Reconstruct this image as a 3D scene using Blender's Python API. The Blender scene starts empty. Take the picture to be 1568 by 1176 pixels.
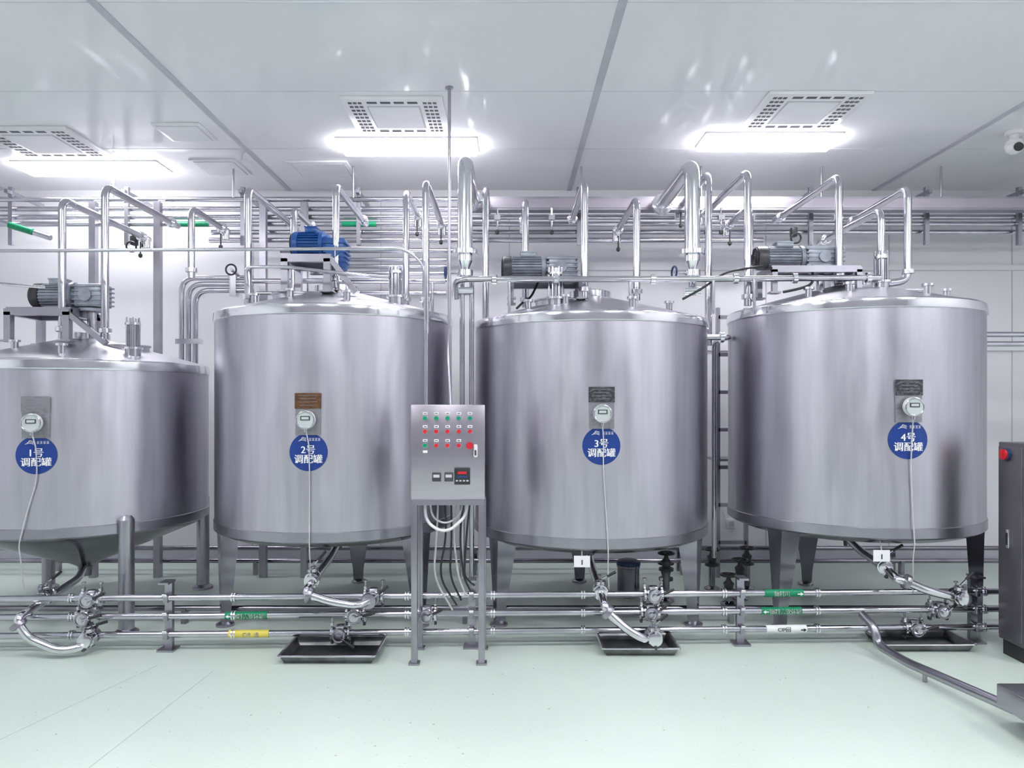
import bpy, bmesh, math, random
from mathutils import Vector, Matrix
random.seed(7)
sc = bpy.context.scene
rad = math.radians

# ------------------------------------------------------------------ materials
def mat(name, col, rough=0.4, metal=0.0, emit=None, es=0.0, noise=None, bump=None, rvar=None, coat=0.0, aniso=0.0):
    m = bpy.data.materials.new(name); m.use_nodes = True
    nt = m.node_tree; b = nt.nodes['Principled BSDF']
    b.inputs['Base Color'].default_value = (*col, 1)
    b.inputs['Roughness'].default_value = rough
    b.inputs['Metallic'].default_value = metal
    if coat: b.inputs['Coat Weight'].default_value = coat; b.inputs['Coat Roughness'].default_value = 0.08
    if emit:
        b.inputs['Emission Color'].default_value = (*emit, 1); b.inputs['Emission Strength'].default_value = es
    tc = nt.nodes.new('ShaderNodeTexCoord')
    def ntex(scale, vec, detail=4):
        mp = nt.nodes.new('ShaderNodeMapping'); mp.inputs['Scale'].default_value = vec
        nt.links.new(tc.outputs['Object'], mp.inputs['Vector'])
        n = nt.nodes.new('ShaderNodeTexNoise'); n.inputs['Scale'].default_value = scale; n.inputs['Detail'].default_value = detail
        nt.links.new(mp.outputs[0], n.inputs['Vector']); return n
    if noise:
        col2, scale, vec, lo, hi = noise
        n = ntex(scale, vec); r = nt.nodes.new('ShaderNodeValToRGB')
        r.color_ramp.elements[0].position = lo; r.color_ramp.elements[1].position = hi
        r.color_ramp.elements[0].color = (*col2, 1); r.color_ramp.elements[1].color = (*col, 1)
        nt.links.new(n.outputs['Fac'], r.inputs['Fac']); nt.links.new(r.outputs['Color'], b.inputs['Base Color'])
    if rvar:
        lo, hi, scale, vec = rvar
        n = ntex(scale, vec); mr = nt.nodes.new('ShaderNodeMapRange')
        mr.inputs['From Min'].default_value = 0.3; mr.inputs['From Max'].default_value = 0.7
        mr.inputs['To Min'].default_value = lo; mr.inputs['To Max'].default_value = hi
        nt.links.new(n.outputs['Fac'], mr.inputs['Value']); nt.links.new(mr.outputs[0], b.inputs['Roughness'])
    if bump:
        prev = None
        for (scale, vec, st, dist) in bump:
            n = ntex(scale, vec, 3); bp = nt.nodes.new('ShaderNodeBump')
            bp.inputs['Strength'].default_value = st; bp.inputs['Distance'].default_value = dist
            nt.links.new(n.outputs['Fac'], bp.inputs['Height'])
            if prev: nt.links.new(prev.outputs[0], bp.inputs['Normal'])
            prev = bp
        nt.links.new(prev.outputs[0], b.inputs['Normal'])
    if aniso:
        b.inputs['Anisotropic'].default_value = aniso
        b.inputs['Anisotropic Rotation'].default_value = 0.25
        t = nt.nodes.new('ShaderNodeTangent'); t.direction_type = 'RADIAL'; t.axis = 'Z'
        nt.links.new(t.outputs[0], b.inputs['Tangent'])
    return m

M = {}
M['tank'] = mat('brushed_steel_tank', (0.57,0.555,0.615), 0.34, 1.0, noise=((0.49,0.475,0.54), 3.0, (6,6,0.4), 0.3, 0.7),
                rvar=(0.30,0.42,4.0,(3,3,0.6)), bump=[(1.8,(1,1,0.7),0.30,0.02),(5,(1.5,1.5,0.4),0.10,0.01)], aniso=0.55)
M['dome'] = mat('brushed_steel_dome', (0.66,0.65,0.70), 0.38, 1.0, noise=((0.58,0.57,0.62), 3.0, (1,1,1), 0.3, 0.7), bump=[(2,(1,1,1),0.2,0.02)])
M['rim'] = mat('polished_steel', (0.86,0.86,0.90), 0.15, 1.0, bump=[(4,(1,1,1),0.15,0.01)])
M['pipe'] = mat('sanitary_pipe_steel', (0.62,0.61,0.66), 0.17, 1.0, noise=((0.50,0.50,0.55), 8, (1,1,1), 0.3, 0.7))
M['pipeb'] = mat('bright_pipe_steel', (0.78,0.78,0.82), 0.15, 1.0, noise=((0.66,0.66,0.70), 8, (1,1,1), 0.3, 0.7))
M['frame'] = mat('satin_frame_steel', (0.43,0.42,0.47), 0.3, 1.0, noise=((0.35,0.34,0.39), 6, (1,1,1), 0.3, 0.7))
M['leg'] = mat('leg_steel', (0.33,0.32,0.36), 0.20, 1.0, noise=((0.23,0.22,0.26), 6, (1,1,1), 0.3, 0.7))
M['cab'] = mat('cabinet_steel', (0.52,0.48,0.54), 0.30, 1.0, noise=((0.46,0.425,0.485), 5, (0.5,4,4), 0.3, 0.7))
M['black'] = mat('black_rubber', (0.02,0.02,0.024), 0.4, noise=((0.03,0.03,0.035), 12,(1,1,1),0.4,0.6))
M['dark'] = mat('dark_grey_plastic', (0.07,0.07,0.08), 0.4, noise=((0.05,0.05,0.06), 12,(1,1,1),0.4,0.6))
M['traydark'] = mat('tray_inner_steel', (0.22,0.22,0.23), 0.28, 0.95, noise=((0.14,0.14,0.15), 9,(1,1,1),0.4,0.6))
M['white'] = mat('white_plastic', (0.80,0.80,0.82), 0.35, noise=((0.76,0.76,0.79), 3,(1,1,1),0.4,0.6))
M['cable'] = mat('pale_cable', (0.62,0.62,0.64), 0.45, noise=((0.5,0.5,0.52), 9,(1,1,1),0.4,0.6))
M['motor'] = mat('motor_cast_grey', (0.34,0.37,0.43), 0.38, 0.35, noise=((0.26,0.28,0.33), 15,(1,1,1),0.4,0.6))
M['motorblue'] = mat('motor_blue_paint', (0.012,0.09,0.33), 0.35, noise=((0.010,0.07,0.27), 15,(1,1,1),0.4,0.6))
M['sign'] = mat('sign_blue', (0.010,0.045,0.25), 0.35, noise=((0.010,0.04,0.23), 5,(1,1,1),0.4,0.6))
M['ink'] = mat('white_print', (0.9,0.9,0.92), 0.5, noise=((0.88,0.88,0.9), 5,(1,1,1),0.4,0.6))
M['green'] = mat('label_green', (0.0,0.26,0.12), 0.4, noise=((0.0,0.23,0.10), 5,(1,1,1),0.4,0.6))
M['yellow'] = mat('label_yellow', (0.80,0.68,0.12), 0.4, noise=((0.75,0.62,0.1), 5,(1,1,1),0.4,0.6))
M['red'] = mat('button_red', (0.62,0.02,0.03), 0.3, noise=((0.55,0.02,0.03), 5,(1,1,1),0.4,0.6))
M['btngreen'] = mat('button_green', (0.0,0.30,0.14), 0.3, noise=((0.0,0.27,0.12), 5,(1,1,1),0.4,0.6))
M['brown'] = mat('nameplate_bronze', (0.12,0.06,0.035), 0.35, 0.5, noise=((0.2,0.1,0.05), 30,(1,1,3),0.45,0.55))
M['plate'] = mat('nameplate_dark', (0.05,0.05,0.055), 0.35, 0.4, noise=((0.16,0.16,0.17), 40,(1,1,3),0.4,0.5))
M['plategrey'] = mat('backing_plate_steel', (0.42,0.42,0.45), 0.35, 0.9, noise=((0.36,0.36,0.39), 30,(1,1,3),0.4,0.5))
M['light'] = mat('lamp_diffuser', (1,1,1), 0.5, emit=(0.98,0.97,1.0), es=31.0, noise=((0.95,0.95,0.98),2,(1,1,1),0.3,0.7))
M['slot'] = mat('vent_slot_dark', (0.12,0.12,0.14), 0.6, noise=((0.08,0.08,0.1), 5,(1,1,1),0.4,0.6))
M['seam'] = mat('panel_seam_grey', (0.50,0.505,0.57), 0.4, 0.0, noise=((0.46,0.465,0.53), 5,(1,1,1),0.4,0.6))
M['thin'] = mat('panel_joint', (0.60,0.61,0.67), 0.4, 0.0, noise=((0.56,0.57,0.63), 5,(1,1,1),0.4,0.6))
M['cabgrey'] = mat('cabinet_dark_grey', (0.14,0.13,0.15), 0.35, 0.4, noise=((0.12,0.11,0.13), 5,(1,1,1),0.4,0.6))
M['drum'] = mat('blue_drum', (0.02,0.05,0.16), 0.4, noise=((0.02,0.04,0.13), 5,(1,1,1),0.4,0.6))
M['lcd'] = mat('lcd', (0.55,0.6,0.6), 0.2, noise=((0.5,0.55,0.55), 5,(1,1,1),0.4,0.6))
M['joint'] = mat('floor_joint', (0.50,0.60,0.55), 0.5, noise=((0.46,0.56,0.51), 9,(1,1,1),0.4,0.6))
M['floor'] = mat('green_epoxy_floor', (0.66,0.755,0.685), 0.30, noise=((0.635,0.73,0.66), 0.8,(1,1,1),0.3,0.7))
M['ceil'] = mat('gloss_ceiling_panel', (0.83,0.83,0.86), 0.12, noise=((0.81,0.81,0.845), 0.7,(1,1,1),0.3,0.7),
                bump=[(1.1,(1,0.5,1),0.35,0.03),(3,(1,0.4,1),0.25,0.012)])
M['wall'] = mat('gloss_wall_panel', (0.86,0.86,0.885), 0.18, noise=((0.83,0.83,0.865), 0.5,(1,1,1),0.3,0.7),
                bump=[(1.2,(1,1,1),0.12,0.02)])
M['wallf'] = mat('reflection_grey_wall', (0.40,0.39,0.43), 0.35, noise=((0.34,0.33,0.37), 0.5,(1,1,1),0.3,0.7))  # unseen wall, greyed so the steel has something dark to reflect
nt=M['floor'].node_tree; bs=nt.nodes['Principled BSDF']; src=bs.inputs['Base Color'].links[0].from_socket
tc=nt.nodes.new('ShaderNodeTexCoord'); vo=nt.nodes.new('ShaderNodeTexNoise'); vo.inputs['Scale'].default_value=70; vo.inputs['Detail'].default_value=2
nt.links.new(tc.outputs['Object'],vo.inputs['Vector']); mr=nt.nodes.new('ShaderNodeMapRange')
mr.inputs['From Min'].default_value=0.66; mr.inputs['From Max'].default_value=0.72; nt.links.new(vo.outputs['Fac'],mr.inputs['Value'])
mx=nt.nodes.new('ShaderNodeMixRGB'); mx.inputs['Color2'].default_value=(0.5,0.6,0.54,1)
nt.links.new(mr.outputs[0],mx.inputs['Fac']); nt.links.new(src,mx.inputs['Color1']); nt.links.new(mx.outputs[0],bs.inputs['Base Color'])

# ------------------------------------------------------------------ builder
class B:
    def __init__(s, name):
        s.name = name; s.v = []; s.f = []; s.m = []; s.mats = []
    def mi(s, k):
        if k not in s.mats: s.mats.append(k)
        return s.mats.index(k)
    def add(s, vs, fs, k):
        o = len(s.v); i = s.mi(k)
        s.v += [tuple(v) for v in vs]
        for f in fs: s.f.append([a+o for a in f]); s.m.append(i)
    def box(s, c, size, k, rz=0, rot=None, bev=0.0):
        x,y,z = [a/2 for a in size]; R = rot if rot else Matrix.Rotation(rz,3,'Z'); c = Vector(c)
        if bev <= 0:
            vs = [c+R@Vector((a*x,b*y,d*z)) for a in (-1,1) for b in (-1,1) for d in (-1,1)]
            s.add(vs, [(0,1,3,2),(4,6,7,5),(0,4,5,1),(2,3,7,6),(0,2,6,4),(1,5,7,3)], k)
        else:
            bm = bmesh.new(); bmesh.ops.create_cube(bm, size=1)
            for v in bm.verts: v.co = Vector((v.co.x*size[0], v.co.y*size[1], v.co.z*size[2]))
            bmesh.ops.bevel(bm, geom=list(bm.edges), offset=bev, segments=2, affect='EDGES', profile=0.5)
            bm.verts.index_update()
            s.add([c+R@v.co for v in bm.verts], [[v.index for v in f.verts] for f in bm.faces], k); bm.free()
    def bar(s, p0, p1, w, h, k):
        p0=Vector(p0);p1=Vector(p1); d=p1-p0; q=d.to_track_quat('X','Z').to_matrix()
        s.box((p0+p1)/2, (d.length,w,h), k, rot=q)
    def lathe(s, prof, o, k, axis=(0,0,1), seg=32, capA=True, capB=True, phi0=0):
        o=Vector(o); q=Vector(axis).normalized().to_track_quat('Z','Y').to_matrix()
        vs=[]; fs=[]
        for (r,z) in prof:
            for i in range(seg):
                a=2*math.pi*i/seg+phi0; vs.append(o+q@Vector((r*math.cos(a), r*math.sin(a), z)))
        for j in range(len(prof)-1):
            for i in range(seg):
                i2=(i+1)%seg; fs.append((j*seg+i, j*seg+i2, (j+1)*seg+i2, (j+1)*seg+i))
        if capA: fs.append([i for i in range(seg)][::-1])
        if capB: fs.append([(len(prof)-1)*seg+i for i in range(seg)])
        s.add(vs, fs, k)
    def cyl(s, p0, p1, r, k, r2=None, seg=20):
        p0=Vector(p0);p1=Vector(p1); d=p1-p0
        s.lathe([(r,0),(r if r2 is None else r2,d.length)], p0, k, axis=d, seg=seg)
    def ring(s, c, R, r, k, axis=(0,0,1), seg=28, ts=8):
        q=Vector(axis).normalized().to_track_quat('Z','Y').to_matrix(); c=Vector(c); vs=[];fs=[]
        for i in range(seg):
            a=2*math.pi*i/seg
            for j in range(ts):
                b=2*math.pi*j/ts; rr=R+r*math.cos(b)
                vs.append(c+q@Vector((rr*math.cos(a),rr*math.sin(a),r*math.sin(b))))
        for i in range(seg):
            for j in range(ts):
                fs.append((i*ts+j,((i+1)%seg)*ts+j,((i+1)%seg)*ts+(j+1)%ts,i*ts+(j+1)%ts))
        s.add(vs,fs,k)
    def tube(s, pts, r, k, br=0.07, seg=14):
        P=[Vector(p) for p in pts]; out=[P[0]]
        for i in range(1,len(P)-1):
            a,b,c=P[i-1],P[i],P[i+1]; u=(a-b); w=(c-b)
            d=min(br,u.length*0.48,w.length*0.48); u.normalize(); w.normalize()
            for t in range(9):
                t/=8; out.append((1-t)**2*(b+u*d)+2*t*(1-t)*b+t*t*(b+w*d))
        out.append(P[-1]); vs=[];fs=[]
        T=(out[1]-out[0]).normalized(); n=T.orthogonal().normalized()
        for i,p in enumerate(out):
            if i==0: t=(out[1]-out[0])
            elif i==len(out)-1: t=out[-1]-out[-2]
            else: t=(out[i+1]-out[i]).normalized()+(out[i]-out[i-1]).normalized()
            t.normalize(); n=(n-t*n.dot(t)).normalized(); bb=t.cross(n)
            for j in range(seg):
                a=2*math.pi*j/seg; vs.append(p+r*(n*math.cos(a)+bb*math.sin(a)))
        for i in range(len(out)-1):
            for j in range(seg):
                j2=(j+1)%seg; fs.append((i*seg+j,i*seg+j2,(i+1)*seg+j2,(i+1)*seg+j))
        fs.append(list(range(seg))[::-1]); fs.append([(len(out)-1)*seg+j for j in range(seg)])
        s.add(vs,fs,k)
    def loft(s, secs, k):
        n=len(secs[0]); vs=[v for sec in secs for v in sec]; fs=[]
        for i in range(len(secs)-1):
            for j in range(n): fs.append((i*n+j,i*n+(j+1)%n,(i+1)*n+(j+1)%n,(i+1)*n+j))
        fs.append(list(range(n))[::-1]); fs.append([(len(secs)-1)*n+j for j in range(n)])
        s.add(vs,fs,k)
    def text(s, body, size, fn, k, bold=0.0):
        cu=bpy.data.curves.new('t','FONT'); cu.body=body; cu.size=size; cu.align_x='CENTER'; cu.align_y='CENTER'
        cu.resolution_u=4
        ob=bpy.data.objects.new('t',cu); sc.collection.objects.link(ob)
        dg=bpy.context.evaluated_depsgraph_get(); me=bpy.data.meshes.new_from_object(ob.evaluated_get(dg))
        for dx in ((-bold,bold) if bold else (0,)):
            s.add([fn(v.co.x+dx,v.co.y) for v in me.vertices],[list(p.vertices) for p in me.polygons],k)
        bpy.data.objects.remove(ob); bpy.data.curves.remove(cu); bpy.data.meshes.remove(me)
    def done(s, ang=35, recenter=True, parent=None):
        me=bpy.data.meshes.new(s.name)
        c=Vector((0,0,0))
        if recenter:
            xs=[v[0] for v in s.v]; ys=[v[1] for v in s.v]; zs=[v[2] for v in s.v]
            c=Vector(((min(xs)+max(xs))/2,(min(ys)+max(ys))/2,min(zs)))
        me.from_pydata([(v[0]-c.x,v[1]-c.y,v[2]-c.z) for v in s.v],[],s.f)
        for k in s.mats: me.materials.append(M[k])
        me.polygons.foreach_set('material_index', s.m)
        bm=bmesh.new(); bm.from_mesh(me); bmesh.ops.recalc_face_normals(bm, faces=bm.faces); bm.to_mesh(me); bm.free()
        me.polygons.foreach_set('use_smooth',[True]*len(me.polygons))
        me.set_sharp_from_angle(angle=rad(ang)); me.update()
        ob=bpy.data.objects.new(s.name,me); sc.collection.objects.link(ob); ob.location=c
        if parent: ob.parent=parent
        return ob

# ------------------------------------------------------------------ room
H=3.46; YB=6.9; YF=-2.6; XL=-5.6; XR=5.6
def slab(name,c,size,k):
    b=B(name); b.box(c,size,k); return b.done(recenter=False)
slab('floor',(0,(YB+YF)/2,-0.05),(XR-XL+0.2,YB-YF+0.2,0.1),'floor')
slab('ceiling',(0,(YB+YF)/2,H+0.05),(XR-XL+0.2,YB-YF+0.2,0.1),'ceil')
slab('wall_back',(0,YB+0.05,H/2),(XR-XL+0.2,0.1,H),'wall')
slab('wall_front',(0,YF-0.05,H/2),(XR-XL+0.2,0.1,H),'wallf')
slab('wall_left',(XL-0.05,(YB+YF)/2,H/2),(0.1,YB-YF,H),'wall')
slab('wall_right',(XR+0.05,(YB+YF)/2,H/2),(0.1,YB-YF,H),'wall')
slab('baseboard_back',(0,YB-0.012,0.06),(XR-XL,0.024,0.12),'seam')
slab('baseboard_left',(XL+0.012,(YB+YF)/2,0.06),(0.024,YB-YF-0.1,0.12),'seam')
slab('baseboard_right',(XR-0.012,(YB+YF)/2,0.06),(0.024,YB-YF-0.1,0.12),'seam')
n=0
for x in (-4.65,-2.04,0.555,3.38):
    n+=1; slab('trim_%d'%n,(x,(YB+YF)/2,H-0.003),(0.045,YB-YF,0.006),'seam')
for y in (1.5,2.6,3.62,4.66,5.72):
    n+=1; slab('trim_%d'%n,(0,y,H-0.001),(XR-XL,0.006,0.002),'thin')
for x in (-3.9,-2.4,-1.2,0.0,1.2,2.4,3.55,4.7):
    n+=1; slab('trim_%d'%n,(x,YB-0.002,H/2),(0.010,0.004,H),'thin')
n+=1; slab('trim_%d'%n,(0,YB-0.03,H-0.03),(XR-XL,0.06,0.06),'white')
for z in (2.0,2.75):  # added rails standing in for grey pipe reflections on the wall
    n+=1; slab('trim_%d'%n,(3.0,YB-0.015,z),(5.0,0.03,0.05),'wall')
for (x0,y0,x1,y1) in ((-2.0,4.2,-2.45,2.6),(-1.65,4.1,-1.75,2.6)):
    n+=1; b=B('trim_%d'%n); b.bar((x0,y0,0.0006),(x1,y1,0.0006),0.004,0.001,'joint'); b.done(recenter=False)

# ------------------------------------------------------------------ ceiling fixtures
def lamp(x0,x1,y0,y1):
    b=B('ceiling_light_panel'); cx=(x0+x1)/2; cy=(y0+y1)/2
    b.box((cx,cy,H-0.006),(x1-x0+0.02,y1-y0+0.02,0.012),'white')
    b.box((cx,cy,H-0.030),(x1-x0,y1-y0,0.037),'light',bev=0.012)
    b.done()
lamp(-4.05,-2.88,6.0,6.28); lamp(-1.28,-0.25,5.47,5.76); lamp(1.44,2.43,5.37,5.66)
for y in (2.75,0.2):  # added lamp rows, out of view, to light the room
    for x in (-3.4,-0.77,1.93,4.3): lamp(x-0.53,x+0.53,y-0.15,y+0.15)

def vent(cx,cy,w=0.66,d=0.61):
    b=B('ceiling_air_vent'); z=H
    b.box((cx,cy,z-0.012),(w,d,0.024),'white',bev=0.005)
    b.box((cx,cy,z-0.026),(w*0.5,d*0.6,0.008),'white')
    b.box((cx,cy,z-0.0245),(w*0.53,d*0.64,0.002),'seam')
    for sx in (-1,1):
        for c in range(3):
            for r in range(9):
                b.box((cx+sx*(w*0.32+c*0.032),cy-d*0.40+r*d*0.1,z-0.0245),(0.024,0.028,0.003),'slot')
    for sy in (-1,1):
        for c in range(4):
            b.box((cx-w*0.2+c*w*0.133,cy+sy*d*0.41,z-0.0245),(0.065,0.03,0.003),'slot')
    b.done()
vent(-0.76,5.03); vent(1.97,4.95); vent(-3.5,5.55,0.7,0.62)
def hatch(cx,cy,w,d):
    b=B('ceiling_access_panel')
    b.box((cx,cy,H-0.008),(w,d,0.016),'white',bev=0.004); b.box((cx,cy,H-0.0165),(w*0.86,d*0.86,0.003),'seam'); b.box((cx,cy,H-0.019),(w*0.83,d*0.83,0.004),'white')
    b.done()
hatch(-1.57,6.2,0.5,0.42); hatch(-2.4,6.15,0.38,0.4); hatch(-2.35,5.35,0.34,0.34)
b=B('security_camera')
b.cyl((3.66,5.35,H),(3.66,5.35,H-0.03),0.06,'white'); b.cyl((3.66,5.35,H-0.03),(3.66,5.35,H-0.07),0.03,'white')
b.lathe([(0.02,0.05),(0.05,0.04),(0.062,0.0),(0.05,-0.035),(0.02,-0.055)],(3.66,5.35,H-0.11),'white')
b.cyl((3.66,5.31,H-0.12),(3.64,5.27,H-0.14),0.03,'black'); b.done()

# ------------------------------------------------------------------ tanks
R=0.83
TX=[(-3.08,5.36),(-1.25,5.36),(0.583,5.37),(2.43,5.28)]
ZB=[0.64,0.62,0.58,0.66]; ZT=[1.77,2.11,2.07,2.14]
PH=[0.2,0.02,-0.02,-0.03]; SZ=[1.17,1.19,1.228,1.27]
FIT=[(-2.55,5.0),(-0.767,5.0),(0.31,4.95),(2.52,5.0)]
def fitting(b,x,y,z0,z1):
    b.cyl((x,y,z0-0.05),(x,y,z0+0.02),0.05,'pipe'); b.cyl((x,y,z0+0.02),(x,y,z0+0.035),0.065,'rim')
    b.cyl((x,y,z0+0.03),(x,y,z1-0.02),0.030,'pipe'); b.cyl((x,y,z1-0.035),(x,y,z1-0.02),0.05,'rim')
    for a in range(6):
        t=a*math.pi/3; b.cyl((x+0.043*math.cos(t),y+0.043*math.sin(t),z0+0.02),(x+0.043*math.cos(t),y+0.043*math.sin(t),z1+0.015),0.007,'pipe',seg=8)
    b.cyl((x,y,z1-0.02),(x,y,z1+0.01),0.025,'rim')
def dome_z(i,x,y):
    r=math.hypot(x-TX[i][0],y-TX[i][1]); return ZT[i]+0.02+0.19*(1-r/R)
for i,(cx,cy) in enumerate(TX):
    zb,zt=ZB[i],ZT[i]
    root=bpy.data.objects.new('stainless_mixing_tank',None); sc.collection.objects.link(root); root.location=(cx,cy,0)
    def fin(b,recenter=True):
        ob=b.done(recenter=recenter); ob.location=ob.location-root.location; ob.parent=root; return ob
    b=B('shell'); 
    N=24; prof=[(R,zb+0.075+(zt-0.06-zb-0.075)*j/N) for j in range(N+1)]
    b.lathe(prof,(cx,cy,0),'tank',seg=128,capA=False,capB=False); fin(b)
    b=B('rim_and_dome')
    b.lathe([(R,zt-0.068),(R+0.010,zt-0.066),(R+0.012,zt-0.06),(R+0.008,zt-0.012),(R-0.002,zt-0.002),(R-0.03,zt+0.004)],(cx,cy,0),'rim',seg=128,capA=False,capB=False)
    b.lathe([(R-0.03,zt+0.004),(R*0.7,zt+0.065),(R*0.4,zt+0.13),(0.14,zt+0.18),(0.12,zt+0.21),(0,zt+0.21)],(cx,cy,0),'dome',seg=96,capA=False,capB=False)
    b.lathe([(0.13,0.16),(0.16,0.16),(0.16,0.22),(0.13,0.23),(0,0.23)],(cx,cy,zt),'rim',seg=48,capA=False,capB=False)
    fin(b)
    b=B('bottom')
    b.lathe([(R,zb+0.075),(R+0.006,zb+0.07),(R+0.006,zb+0.012),(R-0.01,zb)],(cx,cy,0),'frame',seg=96,capA=False,capB=False)
    if i==0: pr=[(R-0.01,zb),(R-0.06,zb-0.03),(0.10,zb-0.30),(0.05,zb-0.33),(0.04,zb-0.40)]
    else: pr=[(R-0.01,zb),(R-0.08,zb-0.03),(R*0.6,zb-0.07),(0.08,zb-0.11),(0.04,zb-0.12),(0.035,zb-0.19)]
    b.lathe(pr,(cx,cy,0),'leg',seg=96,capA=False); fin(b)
    b=B('legs')
    if i==0:
        for sx in (-1,1):
            for sy in (-1,1):
                x=cx+sx*0.62; y=cy+sy*0.565
                if sy<0: x=cx+sx*0.61; y=cy-0.60
                b.lathe([(0.048,0.02),(0.048,zb+0.10),(0.03,zb+0.125),(0,zb+0.13)],(x,y,0),'frame',capB=False)
                b.lathe([(0.075,0),(0.075,0.02),(0.03,0.05)],(x,y,0),'frame')
    else:
        for (dx,dy) in ((-0.66,-0.42),(0.66,-0.42),(0.0,0.74)):
            L=math.hypot(dx,dy); ux,uy=dx/L,dy/L; tx,ty=-uy,ux
            def sec(w,d0,d1,z,rr):
                o=Vector((cx+ux*rr,cy+uy*rr,z)); t=Vector((tx,ty,0)); u=Vector((ux,uy,0))
                return [o-t*w-u*d0, o+t*w-u*d0, o+t*w*0.45+u*d1, o-t*w*0.45+u*d1]
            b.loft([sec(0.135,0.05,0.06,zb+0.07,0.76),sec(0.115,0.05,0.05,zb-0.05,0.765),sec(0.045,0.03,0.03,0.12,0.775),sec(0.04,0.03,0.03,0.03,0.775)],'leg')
            b.lathe([(0.06,0),(0.06,0.015),(0.03,0.035)],(cx+ux*0.775,cy+uy*0.775,0),'frame')
    fin(b)
    phi=PH[i]
    def S(off,eps,zc): return lambda x,y: (cx+(R+eps)*math.sin(phi+(x+off)/R), cy-(R+eps)*math.cos(phi+(x+off)/R), zc+y)
    b=B('tank_sign'); fn=S(0,0.004,SZ[i]); vs=[fn(0,0)]; fs=[]
    for ri in range(1,5):
        for a in range(48): vs.append(fn(0.117*ri/4*math.cos(a*math.pi/24),0.117*ri/4*math.sin(a*math.pi/24)))
    for a in range(48):
        fs.append((0,1+a,1+(a+1)%48))
        for ri in range(3): fs.append((1+ri*48+a,1+(ri+1)*48+a,1+(ri+1)*48+(a+1)%48,1+ri*48+(a+1)%48))
    b.add(vs,fs,'sign')
    b.text('%d号'%(i+1),0.060,S(0,0.0065,SZ[i]+0.012),'ink',0.0012)
    b.text('调配罐',0.058,S(0,0.0065,SZ[i]-0.046),'ink',0.0012)
    for k2 in range(3):
        b.tube([S(0,0.006,SZ[i]+0.068+0.008*k2)(-0.06+0.01*k2,0),S(0,0.006,SZ[i]+0.076+0.008*k2)(-0.035,0),S(0,0.006,SZ[i]+0.068+0.008*k2)(-0.012,0)],0.0018,'ink',seg=6)
    for k2 in range(4):
        for (a0,c0,a1,c1) in ((-.007,.006,.007,.008),(-.007,-.001,.007,.001),(-.007,-.008,.007,-.006),(-.001,-.008,.001,.008)):
            vv=[S(0.012+k2*0.018,0.0065,SZ[i]+0.078)(a_,c_) for a_,c_ in ((a0,c0),(a1,c0),(a1,c1),(a0,c1))]; b.add(vv,[(0,1,2,3)],'ink')
    fin(b)
    b=B('thermometer_gauge'); Rz=Matrix.Rotation(phi,3,'Z')
    def gp(off,zc,out=0.0): a=phi+off/R; return Vector((cx+(R+out)*math.sin(a),cy-(R+out)*math.cos(a),zc))
    gz=SZ[i]+0.20
    b.box(gp(0.0,gz+0.03,0.004),(0.155,0.012,0.25),'plategrey',rot=Rz)
    b.box(gp(0.0,gz+0.115,0.012),(0.16,0.008,0.095),'brown' if i==1 else ('plategrey' if i==0 else 'plate'),rot=Rz)
    for r_ in range(4): b.box(gp(0.0,gz+0.148-r_*0.02,0.017),(0.12-0.02*(r_%2),0.002,0.0025),'plategrey',rot=Rz)
    g=gp(0.0,gz,0.0); ax=(g-Vector((cx,cy,gz))).normalized()
    b.cyl(g,g+ax*0.05,0.03,'pipe'); 
    b.lathe([(0.04,0.04),(0.056,0.045),(0.058,0.075),(0.050,0.082),(0.046,0.078)],g,'white',axis=ax)
    b.ring(g+ax*0.08,0.052,0.005,'pipe',axis=ax)
    b.lathe([(0.046,0.0781),(0.0,0.0782)],g,'lcd',axis=ax,capA=False,capB=False)
    b.box(g+ax*0.0795+Vector((0,0,0.010)),(0.058,0.003,0.026),'dark',rot=Rz)
    b.box(g+ax*0.081+Vector((0,0,0.010)),(0.044,0.003,0.015),'lcd',rot=Rz)
    b.cyl(g+ax*0.06+Vector((0,0,-0.05)),g+ax*0.06+Vector((0,0,-0.075)),0.012,'pipe')
    fin(b)
    b=B('gauge_cable')
    e=[(-0.10,0.0),(0.0,0.0),(0.03,0),(0.02,0)][i][0]
    pts=[g+ax*0.06+Vector((0,0,-0.07)),gp(0.01,SZ[i]+0.05,0.03),gp(0.01,SZ[i]-0.15,0.012),gp(0.01+e*0.5,0.85,0.012),gp(0.01+e,zb-0.02,0.02),gp(0.01+e,zb-0.10,0.0),gp(0.02+e,0.34,-0.02)]
    b.tube(pts,0.0038,'cable',br=0.08,seg=8); fin(b)
    b=B('top_fitting'); fx,fy=FIT[i]; dz=dome_z(i,fx,fy); fitting(b,fx,fy,dz,dz+0.22); fin(b)
    b=B('manway_lid'); mx,my=(cx-0.25,cy-0.2) if i in(1,2) else (cx+0.35,cy-0.1); dz=dome_z(i,mx,my)
    b.lathe([(0.15,-0.06),(0.15,0.01),(0.16,0.012),(0.16,0.022),(0.0,0.04)],(mx,my,dz-0.02),'dome',capB=False)
    for (ang_,rr) in ((-2.4,0.62),(-1.25,0.66),(-0.55,0.6),(-2.0,0.5)):
        nx,ny=cx+rr*math.cos(ang_),cy+rr*math.sin(ang_); nz=dome_z(i,nx,ny)
        b.cyl((nx,ny,nz-0.04),(nx,ny,nz+0.03),0.022,'pipe'); b.cyl((nx,ny,nz+0.03),(nx,ny,nz+0.045),0.036,'rim')
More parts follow.
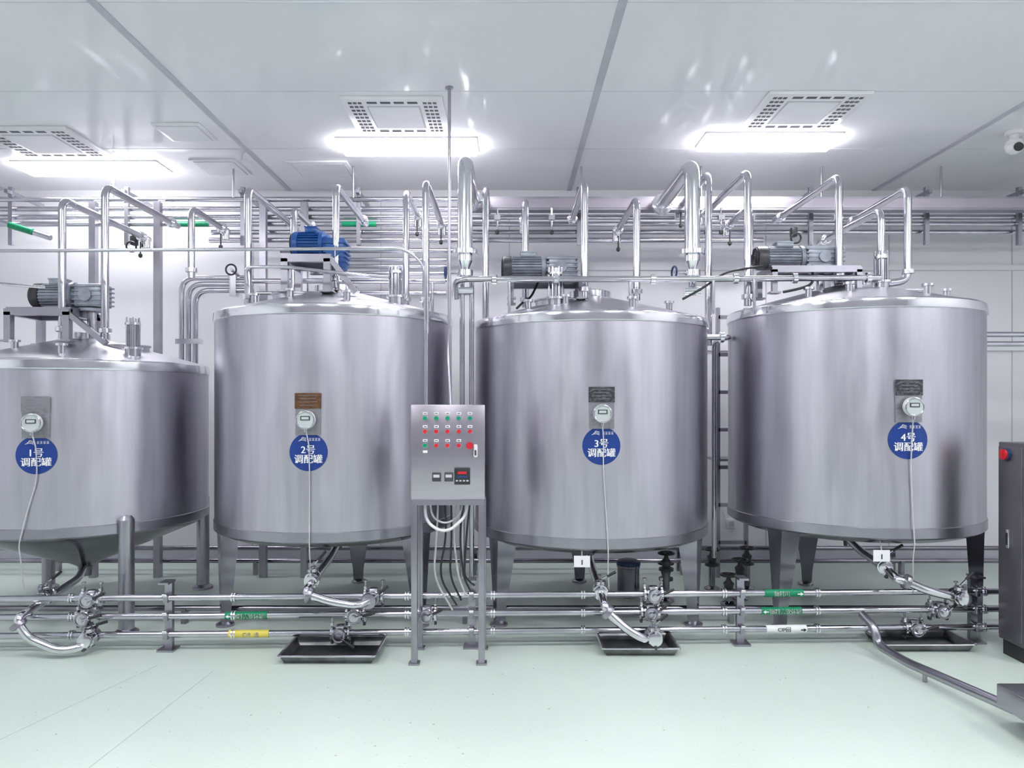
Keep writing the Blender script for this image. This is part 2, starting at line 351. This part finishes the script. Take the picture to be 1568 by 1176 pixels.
    if i in (2,):
        b.cyl((cx+R-0.02,cy-0.1,1.96),(cx+R+0.10,cy-0.1,1.96),0.022,'pipe'); b.cyl((cx+R+0.09,cy-0.1,1.96),(cx+R+0.115,cy-0.1,1.96),0.04,'rim')
        b.tube([(cx+R+0.1,cy-0.1,1.96),(cx+R+0.16,cy-0.1,1.96),(cx+R+0.16,cy+0.3,1.96),(cx+R+0.16,cy+0.3,0.3)],0.018,'pipe')
    fin(b)

# ------------------------------------------------------------------ motors
def motor(x0,x1,y,z,r,body,fan,gx,zbase,stand=None,drop=0.0,name='agitator_motor'):
    b=B(name); L=x1-x0
    b.lathe([(r*0.5,0),(r*0.95,0.006),(r*1.03,0.02),(r*1.03,L*0.22)],(x0,y,z),fan,axis=(1,0,0))
    for k in range(4): b.ring((x0-0.002,y,z),r*(0.25+0.2*k),0.004,'black' if fan!='black' else 'dark',axis=(1,0,0))
    b.cyl((x0+L*0.22,y,z),(x1-0.02,y,z),r*0.86,body)
    for a in range(26):
        t=2*math.pi*a/26; c=(x0+L*0.57,y+r*0.92*math.cos(t),z+r*0.92*math.sin(t))
        b.box(c,(L*0.66,r*0.2,0.006),body,rot=Matrix.Rotation(t,3,'X'))
    b.cyl((x1-0.025,y,z),(x1,y,z),r*1.08,body)
    b.box((x0+L*0.6,y,z+r*1.08),(L*0.36,r*1.1,r*0.4),body,bev=0.006)
    b.box((x0+L*0.6,y,z+r*1.3),(L*0.38,r*1.15,0.01),body)
    b.box((x0+L*0.6,y,z-r*1.0),(L*0.5,r*1.5,r*0.25),body)
    gw=gx-x1; gc=(x1+gw/2,y,z-drop)
    b.cyl((x1,y,z),(x1+0.03,y,z),r*0.8,body)
    b.box((gc[0]+0.01,y,gc[2]),(gw-0.02,r*1.7,r*1.8+drop*0.6),body,bev=0.012)
    for k in range(5): b.box((gc[0]+0.01,y,gc[2]-r*0.7+k*r*0.35),(gw+0.004,r*1.85,0.010),body)
    b.cyl((gc[0],y-r*0.8,gc[2]),(gc[0],y-r*1.05,gc[2]),r*0.5,body)
    b.cyl((gc[0],y,gc[2]-r*0.8),(gc[0],y,zbase),0.028,'pipe')
    b.cyl((gc[0],y,gc[2]-r*1.0),(gc[0],y,gc[2]-r*1.0-0.02),0.08,body)
    if stand:
        sx0,sx1,sy0,sy1,sz,w=stand
        for yy in (sy0,sy1): b.box(((sx0+sx1)/2,yy,sz),(sx1-sx0,w,w),'frame')
        for xx in (sx0+w/2,sx1-w/2): b.box((xx,(sy0+sy1)/2,sz),(w,sy1-sy0,w),'frame')
        b.box(((sx0+sx1)/2,(sy0+sy1)/2,sz+w/2+0.006),((sx1-sx0),(sy1-sy0),0.012),'frame')
        for xx in (sx0+w/2,sx1-w/2):
            for yy in (sy0,sy1):
                b.box((xx,yy,(sz+zbase)/2-0.02),(w,w,sz-zbase+0.04),'frame')
                b.box((xx,yy,zbase-0.03),(w*2,w*2,0.012),'frame')
    return b
b=motor(-3.31,-3.02,5.15,2.235,0.088,'motor','black',-2.81,1.94,(-3.40,-2.96,4.98,5.32,2.105,0.045)); 
b.bar((-2.98,4.98,2.10),(-2.72,4.98,1.89),0.035,0.035,'frame'); b.done()
b=motor(-1.50,-1.28,5.12,2.585,0.090,'motorblue','motorblue',-1.13,2.27,(-1.53,-1.20,4.96,5.28,2.46,0.045),drop=0.06)
b.bar((-1.2,4.96,2.46),(-1.03,4.96,2.23),0.035,0.035,'frame'); b.done()
b=motor(-0.05,0.25,5.15,2.43,0.082,'motor','dark',0.46,2.23,(0.0,0.5,5.0,5.3,2.325,0.03)); 
b.tube([(0.2,5.15,2.33),(0.15,5.1,2.22),(0.1,5.0,2.18),(0.05,4.9,2.12)],0.008,'black'); b.done()
b=motor(1.70,2.02,5.10,2.49,0.080,'motor','dark',2.28,2.26,(1.76,2.36,4.95,5.25,2.385,0.035))
b.tube([(2.05,5.0,2.42),(2.02,4.9,2.28),(1.9,4.85,2.24),(1.8,4.85,2.22)],0.009,'black'); 
b.tube([(1.72,5.0,2.42),(1.45,4.95,2.37),(1.28,4.9,2.25),(1.15,4.9,2.18)],0.008,'black'); b.done()

# ------------------------------------------------------------------ control panel
b=B('control_panel'); x0,x1=-0.5625,-0.139; xc=(x0+x1)/2; y0=4.22; W=x1-x0
b.box((xc,y0+0.11,1.21),(W-0.012,0.20,0.535),'cab',bev=0.006)
b.box((xc,y0+0.0,1.21),(W,0.022,0.545),'cab',bev=0.006)
b.box((xc,y0+0.11,0.925),(W-0.01,0.26,0.03),'frame')
for sx in (x0+0.02,x1-0.02):
    for sy in (y0+0.0,y0+0.26):
        b.box((sx,sy,0.46),(0.036,0.036,0.92),'frame',bev=0.004); b.box((sx,sy,0.006),(0.06,0.06,0.012),'frame')
    b.box((sx,y0+0.13,0.22),(0.025,0.26,0.025),'frame')
b.box((xc,y0+0.26,0.22),(W-0.04,0.025,0.025),'frame')
yf=y0-0.011
cols=[-0.48+k*0.064 for k in range(5)]
for r_,zz in enumerate((1.405,1.33,1.25)):
    for k,xx in enumerate(cols):
        kk='btngreen' if (r_==0 or (r_==2 and k==0)) else 'red'
        if r_==2 and k==4: continue
        b.cyl((xx,yf,zz),(xx,yf-0.008,zz),0.014,'rim',seg=20); b.cyl((xx,yf-0.006,zz),(xx,yf-0.018,zz),0.0115,kk,seg=20)
        b.box((xx,yf-0.002,zz+0.028),(0.026,0.003,0.014),'ink'); b.box((xx,yf-0.0045,zz+0.028),(0.016,0.002,0.004),'dark')
b.cyl((cols[4],yf,1.25),(cols[4],yf-0.02,1.25),0.012,'black'); b.cyl((cols[4],yf-0.02,1.25),(cols[4],yf-0.035,1.25),0.020,'red')
b.box((cols[0],yf-0.002,1.215),(0.026,0.003,0.014),'ink')
b.box((-0.192,yf-0.012,1.22),(0.024,0.024,0.075),'white',bev=0.008); b.box((-0.192,yf-0.026,1.21),(0.01,0.006,0.03),'dark')
for xx,zz,w in ((-0.415,1.07,0.05),(-0.345,1.07,0.05)):
    b.box((xx,yf-0.004,zz),(w,0.01,0.05),'dark',bev=0.002); b.box((xx,yf-0.0095,zz+0.006),(w*0.7,0.002,0.016),'cable')
b.box((-0.268,yf-0.006,1.075),(0.09,0.014,0.095),'black',bev=0.003); b.box((-0.268,yf-0.014,1.095),(0.05,0.002,0.014),'red')
for k in range(4): b.box((-0.298+k*0.02,yf-0.014,1.05),(0.012,0.003,0.008),'cable')
b.box((-0.268,yf-0.014,1.072),(0.06,0.002,0.012),'drum')
b.tube([(-0.49,y0+0.05,0.93),(-0.48,y0+0.03,0.80),(-0.36,y0+0.0,0.745),(-0.25,y0+0.03,0.84),(-0.24,y0+0.05,0.93)],0.009,'white',br=0.09)
b.tube([(-0.46,y0+0.07,0.93),(-0.45,y0+0.05,0.83),(-0.36,y0+0.03,0.79),(-0.28,y0+0.05,0.85),(-0.27,y0+0.07,0.93)],0.006,'cable',br=0.08)
for k in range(6):
    xx=-0.42+k*0.038
    b.tube([(xx,y0+0.14,0.93),(xx+random.uniform(-.03,.03),y0+0.16,0.7),(xx+random.uniform(-.05,.05),y0+0.2,0.45),(xx*0.7-0.05,y0+0.24,0.24+0.03*k)],0.006,'black' if k%3 else 'cable',br=0.1,seg=8)
b.done()
b=B('electrical_conduit')
b.tube([(-3.05,4.85,2.25),(-3.35,4.7,2.26),(-3.55,4.6,2.22),(-3.58,4.55,2.42),(-3.3,4.5,2.42),(-2.9,4.5,2.42),(-0.62,4.38,2.41),(-0.50,4.36,2.31),(-0.49,4.36,2.15),(-0.49,4.34,1.46)],0.010,'pipe',br=0.10)
b.cyl((-0.49,4.36,2.33),(-0.49,4.36,1.9),0.015,'pipe')
b.done()
b=B('ceiling_drop_rod'); b.cyl((-0.374,4.6,H),(-0.374,4.6,2.0),0.010,'frame'); b.cyl((-0.374,4.6,H-0.01),(-0.374,4.6,H),0.025,'frame')
b.tube([(-0.374,4.6,2.0),(-0.374,4.5,1.8),(-0.35,4.4,1.46)],0.008,'frame',br=0.1); b.done()

# ------------------------------------------------------------------ lower pipeline
def py(x): return 4.5+0.03*x
PZ=(0.32,0.21,0.10); PR=0.019
b=B('process_pipeline')
for z in PZ:
    b.cyl((-4.6,py(-4.6),z),(3.3,py(3.3),z),PR,'pipe')
    for x in (-3.4,-2.62,-1.66,-0.62,-0.1,0.45,1.32,1.9,2.95):
        for d in (-0.008,0.008): b.cyl((x+d-0.004,py(x),z),(x+d+0.004,py(x),z),PR*1.55,'rim')
for x in (-4.2,-2.06,-0.23,1.43,2.9):
    b.box((x,py(x)+0.035,0.21),(0.045,0.03,0.42),'frame'); b.box((x,py(x)+0.02,0.006),(0.10,0.10,0.012),'frame')
    b.box((x,py(x)+0.0,0.415),(0.06,0.10,0.012),'frame')
    for z in PZ: b.box((x,py(x),z),(0.03,0.055,0.055),'frame',bev=0.006); b.cyl((x-0.012,py(x)-0.03,z+0.02),(x+0.012,py(x)-0.03,z+0.02),0.01,'rim')
b.done()
b=B('floor_pipe_run')
for (y,z) in ((5.0,0.10),(6.4,0.12),(6.55,0.2)): b.cyl((-4.8,y,z),(4.6,y,z),0.02,'leg')
for x in (-4,-2.2,-0.3,1.5,3.4):
    for (y,z) in ((5.0,0.10),(6.4,0.12),(6.55,0.2)): b.box((x,y,z/2),(0.03,0.05,z),'leg')
b.done()
def label(x0,x1,z,k,txt,tk='ink',flip=False):
    b=B('pipe_label'); xm=(x0+x1)/2
    b.cyl((x0,py(x0),z),(x1,py(x1),z),PR+0.004,k,seg=24)
    yy=py(xm)-PR-0.009
    b.text(txt,0.033,lambda x,y:(xm+0.018*(-1 if flip else 1)+x,yy,z+y),tk,0.0005)
    xa=x0+0.02 if not flip else x1-0.02; d=1 if not flip else -1
    b.add([(xa-0.014*d,yy,z),(xa+0.004*d,yy,z+0.011),(xa+0.004*d,yy,z-0.011)],[(0,1,2)],tk)
    b.box((xa+0.012*d,yy,z),(0.02,0.001,0.007),tk); b.done()
label(-1.71,-1.46,PZ[1],'green','物料去软体罐'); label(-1.69,-1.45,PZ[2],'yellow','CIP  进')
label(1.57,1.81,PZ[0],'green','物料出',flip=True); label(1.55,1.80,PZ[1],'green','物料去软体罐')
label(1.58,1.83,PZ[2],'ink','CIP回','black',flip=True)

def bvalve(x,y,z,axis=(1,0,0),hd=(0.06,-0.03,0.05),hk='black',s=1.0):
    b=B('butterfly_valve'); a=Vector(axis).normalized(); p=Vector((x,y,z))
    b.lathe([(0.026*s,-0.055*s),(0.040*s,-0.05*s),(0.040*s,-0.04*s),(0.028*s,-0.03*s),(0.030*s,-0.022*s),(0.046*s,-0.02*s),(0.048*s,0),(0.046*s,0.02*s),(0.030*s,0.022*s),(0.028*s,0.03*s),(0.040*s,0.04*s),(0.040*s,0.05*s),(0.026*s,0.055*s)],p,'pipeb',axis=a)
    side=Vector((0,-1,0)) if abs(a.y)<0.7 else Vector((0,0,1))
    b.cyl(p,p+side*0.075*s,0.013*s,'pipe'); b.cyl(p+side*0.045*s,p+side*0.06*s,0.036*s,'pipe')
    b.ring(p+side*0.06*s,0.030*s,0.005*s,'frame',axis=side); 
    h=Vector(hd); q=p+side*0.072*s
    b.bar(q,q+h,0.010,0.006,'pipe'); b.cyl(q+h*0.7,q+h*1.6,0.009,hk,seg=12)
    up=Vector((0,0,1)) if abs(a.z)<0.7 else Vector((1,0,0))
    for d in (-0.045*s,0.045*s):
        c=p+a*d; b.box(c+up*0.046*s,(0.014,0.026,0.02),'pipe'); b.cyl(c+up*0.05*s,c+up*0.085*s,0.005,'frame',seg=8); b.lathe([(0.003,0),(0.012,0.003),(0.012,0.012),(0.004,0.014)],c+up*0.075*s,'frame',axis=up,seg=12)
        b.box(c-up*0.046*s,(0.014,0.026,0.02),'dark')
    return b.done()
for (x,z,hd) in ((-2.50,PZ[0],(0.07,0,0.03)),(-2.53,PZ[1],(0.08,0,0.02)),
                 (-0.82,PZ[0],(0.06,0,0.05)),(-0.93,PZ[1],(0.08,0,0.02)),(-1.02,PZ[2],(0.06,0,-0.04)),
                 (0.88,PZ[0],(0.07,0,0.03)),(0.86,PZ[1],(0.07,0,0.05)),
                 (2.66,PZ[1],(0.06,0,0.05)),(2.50,PZ[2],(0.07,0,0.02)),(-0.05-0.45,PZ[1],(0.06,0,0.03))):
    bvalve(x,py(x),z,hd=hd,s=1.15)
def outlet(cx,cy,z0,px,pz,path,name='tank_outlet_pipe'):
    b=B(name); y1=4.52
    b.tube([(cx,cy,z0),(cx,cy,pz+0.08),(cx*0.3+px*0.7,cy-0.35,pz+0.06),(px,y1,pz+0.03),(px,path[0][1],pz)]+path,0.025,'pipeb',br=0.08,seg=18)
    e=Vector(path[-1]); f=Vector(path[0])
    for c,ax in ((e,(0,1,0)),(f,Vector(path[1])-f)):
        b.lathe([(0.03,-0.018),(0.045,-0.014),(0.048,0),(0.045,0.014),(0.03,0.018)],c,'frame',axis=ax)
    b.done()
outlet(-3.08,5.36,0.25,-2.86,0.24,[(-2.86,4.30,0.20),(-2.80,4.30,0.12),(-2.62,4.30,0.045),(-2.50,4.33,0.06),(-2.50,4.43,0.10)])
outlet(-1.25,5.36,0.44,-1.20,0.38,[(-1.18,4.36,0.355),(-1.05,4.35,0.315),(-0.90,4.35,0.295),(-0.84,4.4,0.31)])
outlet(0.583,5.37,0.40,0.56,0.30,[(0.58,4.34,0.26),(0.68,4.32,0.17),(0.80,4.32,0.10),(0.86,4.44,0.10)])
outlet(2.43,5.28,0.48,2.33,0.43,[(2.38,4.42,0.42),(2.50,4.40,0.37),(2.66,4.42,0.33),(2.72,4.5,0.32)])
bvalve(-1.20,4.5,0.42,axis=(0,0.9,0.2),hd=(0.05,0,0.06)); bvalve(0.56,4.55,0.33,axis=(0,1,0.1),hd=(0.06,0,0.03))
bvalve(2.34,4.6,0.47,axis=(0.3,1,0.1),hd=(0.07,0,0.04)); bvalve(-2.86,4.55,0.30,axis=(0,1,0.1),hd=(0.06,0,0.05))
bvalve(-2.5,4.38,0.09,axis=(0,1,0),hd=(0.07,0,0.02)); bvalve(0.86,4.38,0.10,axis=(0,1,0),hd=(0.05,0,0.04)); bvalve(2.72,4.45,0.32,axis=(0,1,0),hd=(0.05,0,0.05))

def tray(cx,cy,w,d):
    b=B('drip_tray'); h=0.045
    def sec(a,e,z): return [(cx-a,cy-e,z),(cx+a,cy-e,z),(cx+a,cy+e,z),(cx-a,cy+e,z)]
    a,e=w/2,d/2
    b.loft([sec(a-0.03,e-0.03,0.001),sec(a-0.01,e-0.01,h),sec(a,e,h),sec(a,e,h+0.006),sec(a-0.012,e-0.012,h+0.006),sec(a-0.036,e-0.036,0.006)],'traydark')
    b.tube([(cx-a,cy-e,h+0.004),(cx+a,cy-e,h+0.004),(cx+a,cy+e,h+0.004),(cx-a,cy+e,h+0.004),(cx-a,cy-e,h+0.004)],0.005,'rim',br=0.02,seg=8)
    b.done(ang=20)
tray(-1.04,4.38,0.56,0.36); tray(0.775,4.50,0.46,0.34); tray(2.52,4.56,0.54,0.32)

# ------------------------------------------------------------------ top vertical pipes
def vp(x,y,zb,zt,ye,xe=None,r=0.025,k='pipe',drop=None,name='overhead_pipe',extra=None):
    b=B(name); xe=x if xe is None else xe
    pts=(extra or [])+[(x,y,zb),(x,y,zt),(xe,ye,zt-0.01)]
    if drop: pts.append((xe,ye,zt-drop))
    b.tube(pts,r,k,br=0.08 if r<0.04 else 0.12,seg=18)
    for z in (zb+0.06,): b.lathe([(r,-0.02),(r*1.7,-0.014),(r*1.7,0.014),(r,0.02)],(x,y,z),'rim')
    c=Vector((xe,ye-0.12,zt-0.01)); b.lathe([(r,-0.03),(r*1.6,-0.02),(r*1.6,0.02),(r,0.03)],c,'rim',axis=(0,1,0))
    return b
L=[(-3.03,5.0,1.93,2.87,6.2),(-2.74,5.0,1.92,2.96,6.1),(-2.37,5.5,2.42,2.94,6.2),(-1.77,5.0,2.15,2.945,6.15),
   (-1.635,5.6,2.20,2.96,6.2),(-1.186,5.05,2.28,2.98,6.1),(-0.77,5.5,2.2,3.07,6.3),(-0.566,5.0,2.13,2.99,6.25),
   (-0.18,5.62,2.0,3.13,6.3),(0.12,5.5,2.2,3.0,6.2),(0.51,5.0,2.2,2.99,6.1),(0.88,5.1,2.2,2.9,6.1),
   (1.43,5.3,1.9,3.14,6.3),(1.615,5.0,2.15,3.06,6.2),(1.81,5.55,2.25,2.97,6.2),(2.235,5.0,2.3,3.03,6.2)]
for t in L:
    b=vp(*t); 
    if random.random()<0.7:
        x,y=t[0],t[4]-0.05; z=t[3]-0.03
        b.lathe([(0.02,-0.05),(0.036,-0.04),(0.036,0.04),(0.02,0.05)],(x,y,z-0.02),'rim'); b.cyl((x,y-0.02,z-0.03),(x,y-0.09,z-0.03),0.006,'pipe'); b.cyl((x,y-0.09,z-0.03),(x,y-0.09,z-0.13),0.006,'black'); b.lathe([(0.004,-0.02),(0.016,-0.01),(0.016,0.01),(0.004,0.02)],(x,y-0.09,z-0.14),'black')
    b.done()
vp(2.70,5.0,2.32,2.95,6.0,xe=2.74,extra=[(2.52,5.0,2.36),(2.56,5.0,2.30)]).done()
vp(2.52,5.0,2.42,2.80,6.0).done()
for x,zt in ((-0.30,3.14),(1.24,3.11)):
    b=vp(x,5.0,2.45,zt,6.1,r=0.052,k='pipeb',name='vent_stack_pipe')
    b.lathe([(0.052,0.0),(0.03,-0.05),(0.03,-0.06),(0.055,-0.062),(0.055,-0.10),(0.03,-0.102),(0.025,-0.14)],(x,5.0,2.45),'rim')
    b.cyl((x-0.02,5.0,2.37),(x-0.13,4.97,2.37),0.009,'pipe'); b.ring((x-0.13,4.97,2.37),0.04,0.007,'drum',axis=(1,0.2,0))
    b.cyl((x-0.055,5.0,2.25),(x+0.055,5.0,2.25),0.03,'rim')
    if x<0: 
        for dx in (-0.02,0.045): b.tube([(x+dx,5.0,2.35),(x+dx,5.0,1.2),(x+dx,5.0,0.3)],0.017,'pipe')
    else: b.tube([(x,5.0,2.35),(x,5.0,2.22)],0.025,'pipe')
    b.done()
b=B('elbow_pipe_bank')
for k in range(3): b.tube([(-2.05,5.9,2.49-0.05*k),(-2.62+0.055*k,5.9,2.49-0.05*k),(-2.62+0.055*k,5.9,1.2)],0.021,'pipe',br=0.12)
b.box((-2.56,5.9,1.98),(0.2,0.06,0.04),'rim'); b.box((-2.2,5.9,2.44),(0.05,0.07,0.2),'rim'); b.cyl((-2.15,5.85,2.5),(-2.15,5.7,2.52),0.012,'pipe'); b.ring((-2.15,5.7,2.52),0.04,0.007,'black',axis=(0,1,0)); b.done()
b=B('cross_header_pipe')
b.tube([(-0.36,5.0,2.20),(-0.36,4.92,2.30),(-0.30,4.88,2.31),(1.2,4.88,2.31),(2.48,4.94,2.33)],0.02,'pipe',br=0.08)
for x in (-0.1,0.31,0.95,1.5,1.9,2.4): b.lathe([(0.02,-0.02),(0.034,-0.014),(0.034,0.014),(0.02,0.02)],(x,4.88+max(0,x-1.2)*0.047,2.31+max(0,x-1.2)*0.016),'rim',axis=(1,0,0))
b.cyl((0.31,4.88,2.31),(0.31,4.95,2.31),0.02,'pipe')
for x in (0.0,0.8,1.35,1.62): b.cyl((x,4.88,2.31),(x,4.88,2.08),0.01,'pipe')
b.done()
b=B('header_pipe_left')
b.tube([(-2.0,5.75,2.44),(-1.6,5.75,2.44),(-0.5,5.75,2.44)],0.02,'pipe')
b.tube([(-2.0,5.85,2.36),(-1.6,5.85,2.36),(-0.5,5.85,2.36)],0.015,'pipe')
b.tube([(-1.77,4.98,2.3),(-1.77,4.94,2.40),(-1.5,4.92,2.40),(-0.95,4.94,2.34),(-0.80,5.0,2.34)],0.012,'pipe')
for x in (-1.7,-0.6): b.cyl((x,5.75,2.44),(x,5.75,2.1),0.012,'pipe')
b.done()
b=B('side_feed_pipes')
for dz in (0,0.07): b.cyl((3.2,5.5,1.93+dz),(XR,5.5,1.93+dz),0.02,'pipe')
b.cyl((3.24,5.4,1.96),(3.24,5.6,1.96),0.03,'pipe'); b.done()

# ------------------------------------------------------------------ pipe rack
b=B('overhead_pipe_rack')
b.box((2.25,6.15,3.14),(5.3,0.10,0.11),'frame'); b.box((2.25,6.1,3.14),(5.3,0.012,0.075),'cab')
for z,y,x0,x1 in ((3.24,6.35,-4.9,4.9),(3.17,6.4,-4.9,4.9),(3.10,6.4,-4.9,4.9),(3.04,6.4,-4.9,4.9),(2.98,6.45,-2.6,4.9),(2.90,6.4,-2.6,2.2),(2.82,6.45,-2.0,-0.3)):
    b.cyl((x0,y,z),(x1,y,z),0.022,'pipe')
for z in (2.75,2.69,2.63,2.57): b.cyl((-1.75,6.5,z),(-0.55,6.5,z),0.018,'pipe')
for x in (-4.3,-3.3,-2.3,-1.3,-0.35,0.6,1.6,2.6,3.6,4.4):
    b.box((x,6.37,3.1),(0.035,0.035,0.5),'frame'); b.box((x,6.55,3.3),(0.03,0.5,0.03),'frame'); b.cyl((x,6.15,3.2),(x,6.15,H),0.008,'frame')
for x in (-3.55,-3.0,-2.1,-1.75):
    b.box((x,6.3,1.6),(0.055,0.055,3.2),'frame')
for x in (-0.1,0.35,1.05,1.75,2.0,2.7):
    b.cyl((x,6.1,3.1),(x,6.1,2.92),0.008,'pipe'); b.lathe([(0.004,-0.02),(0.018,-0.012),(0.018,0.012),(0.004,0.02)],(x,6.1,2.90),'black')
    b.box((x,6.1,3.02),(0.05,0.05,0.04),'rim')
for (x,z) in ((-4.35,2.88),(-3.1,2.83),(2.35,2.9)):
    b.box((x,6.1,z),(0.05,0.06,0.08),'black',bev=0.01); b.ring((x,6.05,z-0.06),0.04,0.008,'black',axis=(0,1,0.2))
b.tube([(-4.3,6.0,3.0),(-4.1,6.0,2.95),(-3.7,5.95,2.82)],0.022,'pipe'); b.tube([(-4.05,5.98,2.93),(-3.85,5.96,2.87)],0.026,'green')
for x in (-2.75,-1.3): b.cyl((x-0.15,6.4,3.04),(x+0.15,6.4,3.04),0.024,'green')
b.done()
b=B('steel_ladder')
for x in (1.78,2.02): b.box((x,6.3,1.15),(0.03,0.04,2.3),'frame')
for k in range(7): b.box((1.9,6.3,0.3+k*0.32),(0.24,0.04,0.03),'frame')
b.box((1.9,6.45,1.0),(0.28,0.3,0.02),'frame'); b.done()
b=B('wall_socket'); b.box((2.07,YB-0.012,0.36),(0.09,0.024,0.09),'white',bev=0.006); b.box((2.07,YB-0.026,0.36),(0.05,0.004,0.05),'cable'); b.done()
def hw(x,y,z):
    b=B('handwheel_valve'); b.cyl((x,y,0),(x,y,z-0.12),0.025,'leg'); b.lathe([(0.03,-0.14),(0.055,-0.13),(0.055,-0.11),(0.03,-0.1),(0.04,-0.06),(0.02,-0.04),(0.01,0)],(x,y,z),'dark')
    b.ring((x,y,z),0.055,0.009,'black'); 
    for a in range(3): t=a*math.pi/3; b.cyl((x-0.05*math.cos(t),y-0.05*math.sin(t),z),(x+0.05*math.cos(t),y+0.05*math.sin(t),z),0.006,'black',seg=8)
    b.lathe([(0.06,0),(0.06,0.012),(0.03,0.03)],(x,y,0),'leg'); b.done()
for x,y,z in ((1.18,5.55,0.36),(1.22,5.75,0.24),(1.62,5.9,0.32),(1.75,5.6,0.30),(1.62,5.45,0.22),(1.9,5.9,0.33)): hw(x,y,z)
b=B('blue_lidded_drum'); b.lathe([(0.08,0),(0.085,0.02),(0.085,0.22),(0.09,0.225),(0.09,0.24)],(0.92,5.7,0),'leg'); b.lathe([(0.092,0.24),(0.092,0.27),(0.05,0.285),(0,0.285)],(0.92,5.7,0),'drum',capA=False,capB=False); b.done()
for cx,cy,z in ((0.45,4.57,0.51),(2.27,4.50,0.56)):
    b=B('valve_tag'); b.box((cx,cy,z),(0.10,0.006,0.07),'ink'); b.box((cx,cy-0.004,z-0.005),(0.008,0.002,0.03),'dark'); b.cyl((cx,cy,z+0.033),(cx,cy+0.02,z+0.09),0.004,'cable',seg=8); b.done()

b=B('floor_drain_pipe')
b.tube([(2.14,4.48,0.21),(2.16,4.36,0.16),(2.17,4.34,0.07),(2.20,4.1,0.055),(2.32,3.4,0.085)],0.025,'frame',br=0.06)
b.cyl((2.225,3.95,0),(2.225,3.95,0.07),0.012,'frame'); b.done()
b=B('equipment_base_frame')
b.box((2.58,3.25,0.150),(0.66,0.32,0.10),'frame',bev=0.006)
for x in (2.40,2.82):
    for y in (3.14,3.36): b.cyl((x,y,0.12),(x,y,0.0),0.022,'frame'); b.cyl((x,y,0.015),(x,y,0.0),0.04,'black')
b.box((2.66,3.25,0.22),(0.4,0.24,0.05),'frame',bev=0.006)
b.done()
b=B('electrical_cabinet')
b.box((3.23,4.31,0.675),(0.60,0.22,1.17),'cabgrey',bev=0.006); b.box((2.928,4.31,0.675),(0.012,0.20,1.12),'cabgrey',bev=0.004)
for x in (2.97,3.47): b.box((x,4.31,0.045),(0.05,0.18,0.09),'black')
b.cyl((2.925,4.33,1.19),(2.905,4.33,1.19),0.038,'drum'); b.cyl((2.91,4.33,1.19),(2.893,4.33,1.19),0.032,'red')
b.box((2.890,4.33,1.19),(0.012,0.014,0.05),'red'); b.box((2.912,4.305,0.70),(0.02,0.022,0.11),'rim',bev=0.004); b.box((2.902,4.305,0.70),(0.006,0.012,0.07),'black')
b.done()
b=B('floor_debris_specks')
for k in range(40):
    x=random.uniform(-2.3,2.0); y=random.uniform(3.1,4.2); r=random.uniform(0.002,0.006)
    b.cyl((x,y,0),(x,y,0.0012),r,'seam',seg=7)
b.done()

# ------------------------------------------------------------------ world, camera
w=bpy.data.worlds.new('World'); sc.world=w; w.use_nodes=True
w.node_tree.nodes['Background'].inputs[0].default_value=(0.8,0.85,1,1); w.node_tree.nodes['Background'].inputs[1].default_value=0.3
cd=bpy.data.cameras.new('camera'); cam=bpy.data.objects.new('camera',cd); sc.collection.objects.link(cam)
cam.location=(0,0,1.5); cam.rotation_euler=(rad(90),0,0)
cd.sensor_width=36; cd.lens=25.94; cd.shift_x=0.0026; cd.shift_y=0.0172; cd.clip_start=0.05
sc.camera=cam
sc.view_settings.view_transform='Standard'
sc.view_settings.exposure=0.05
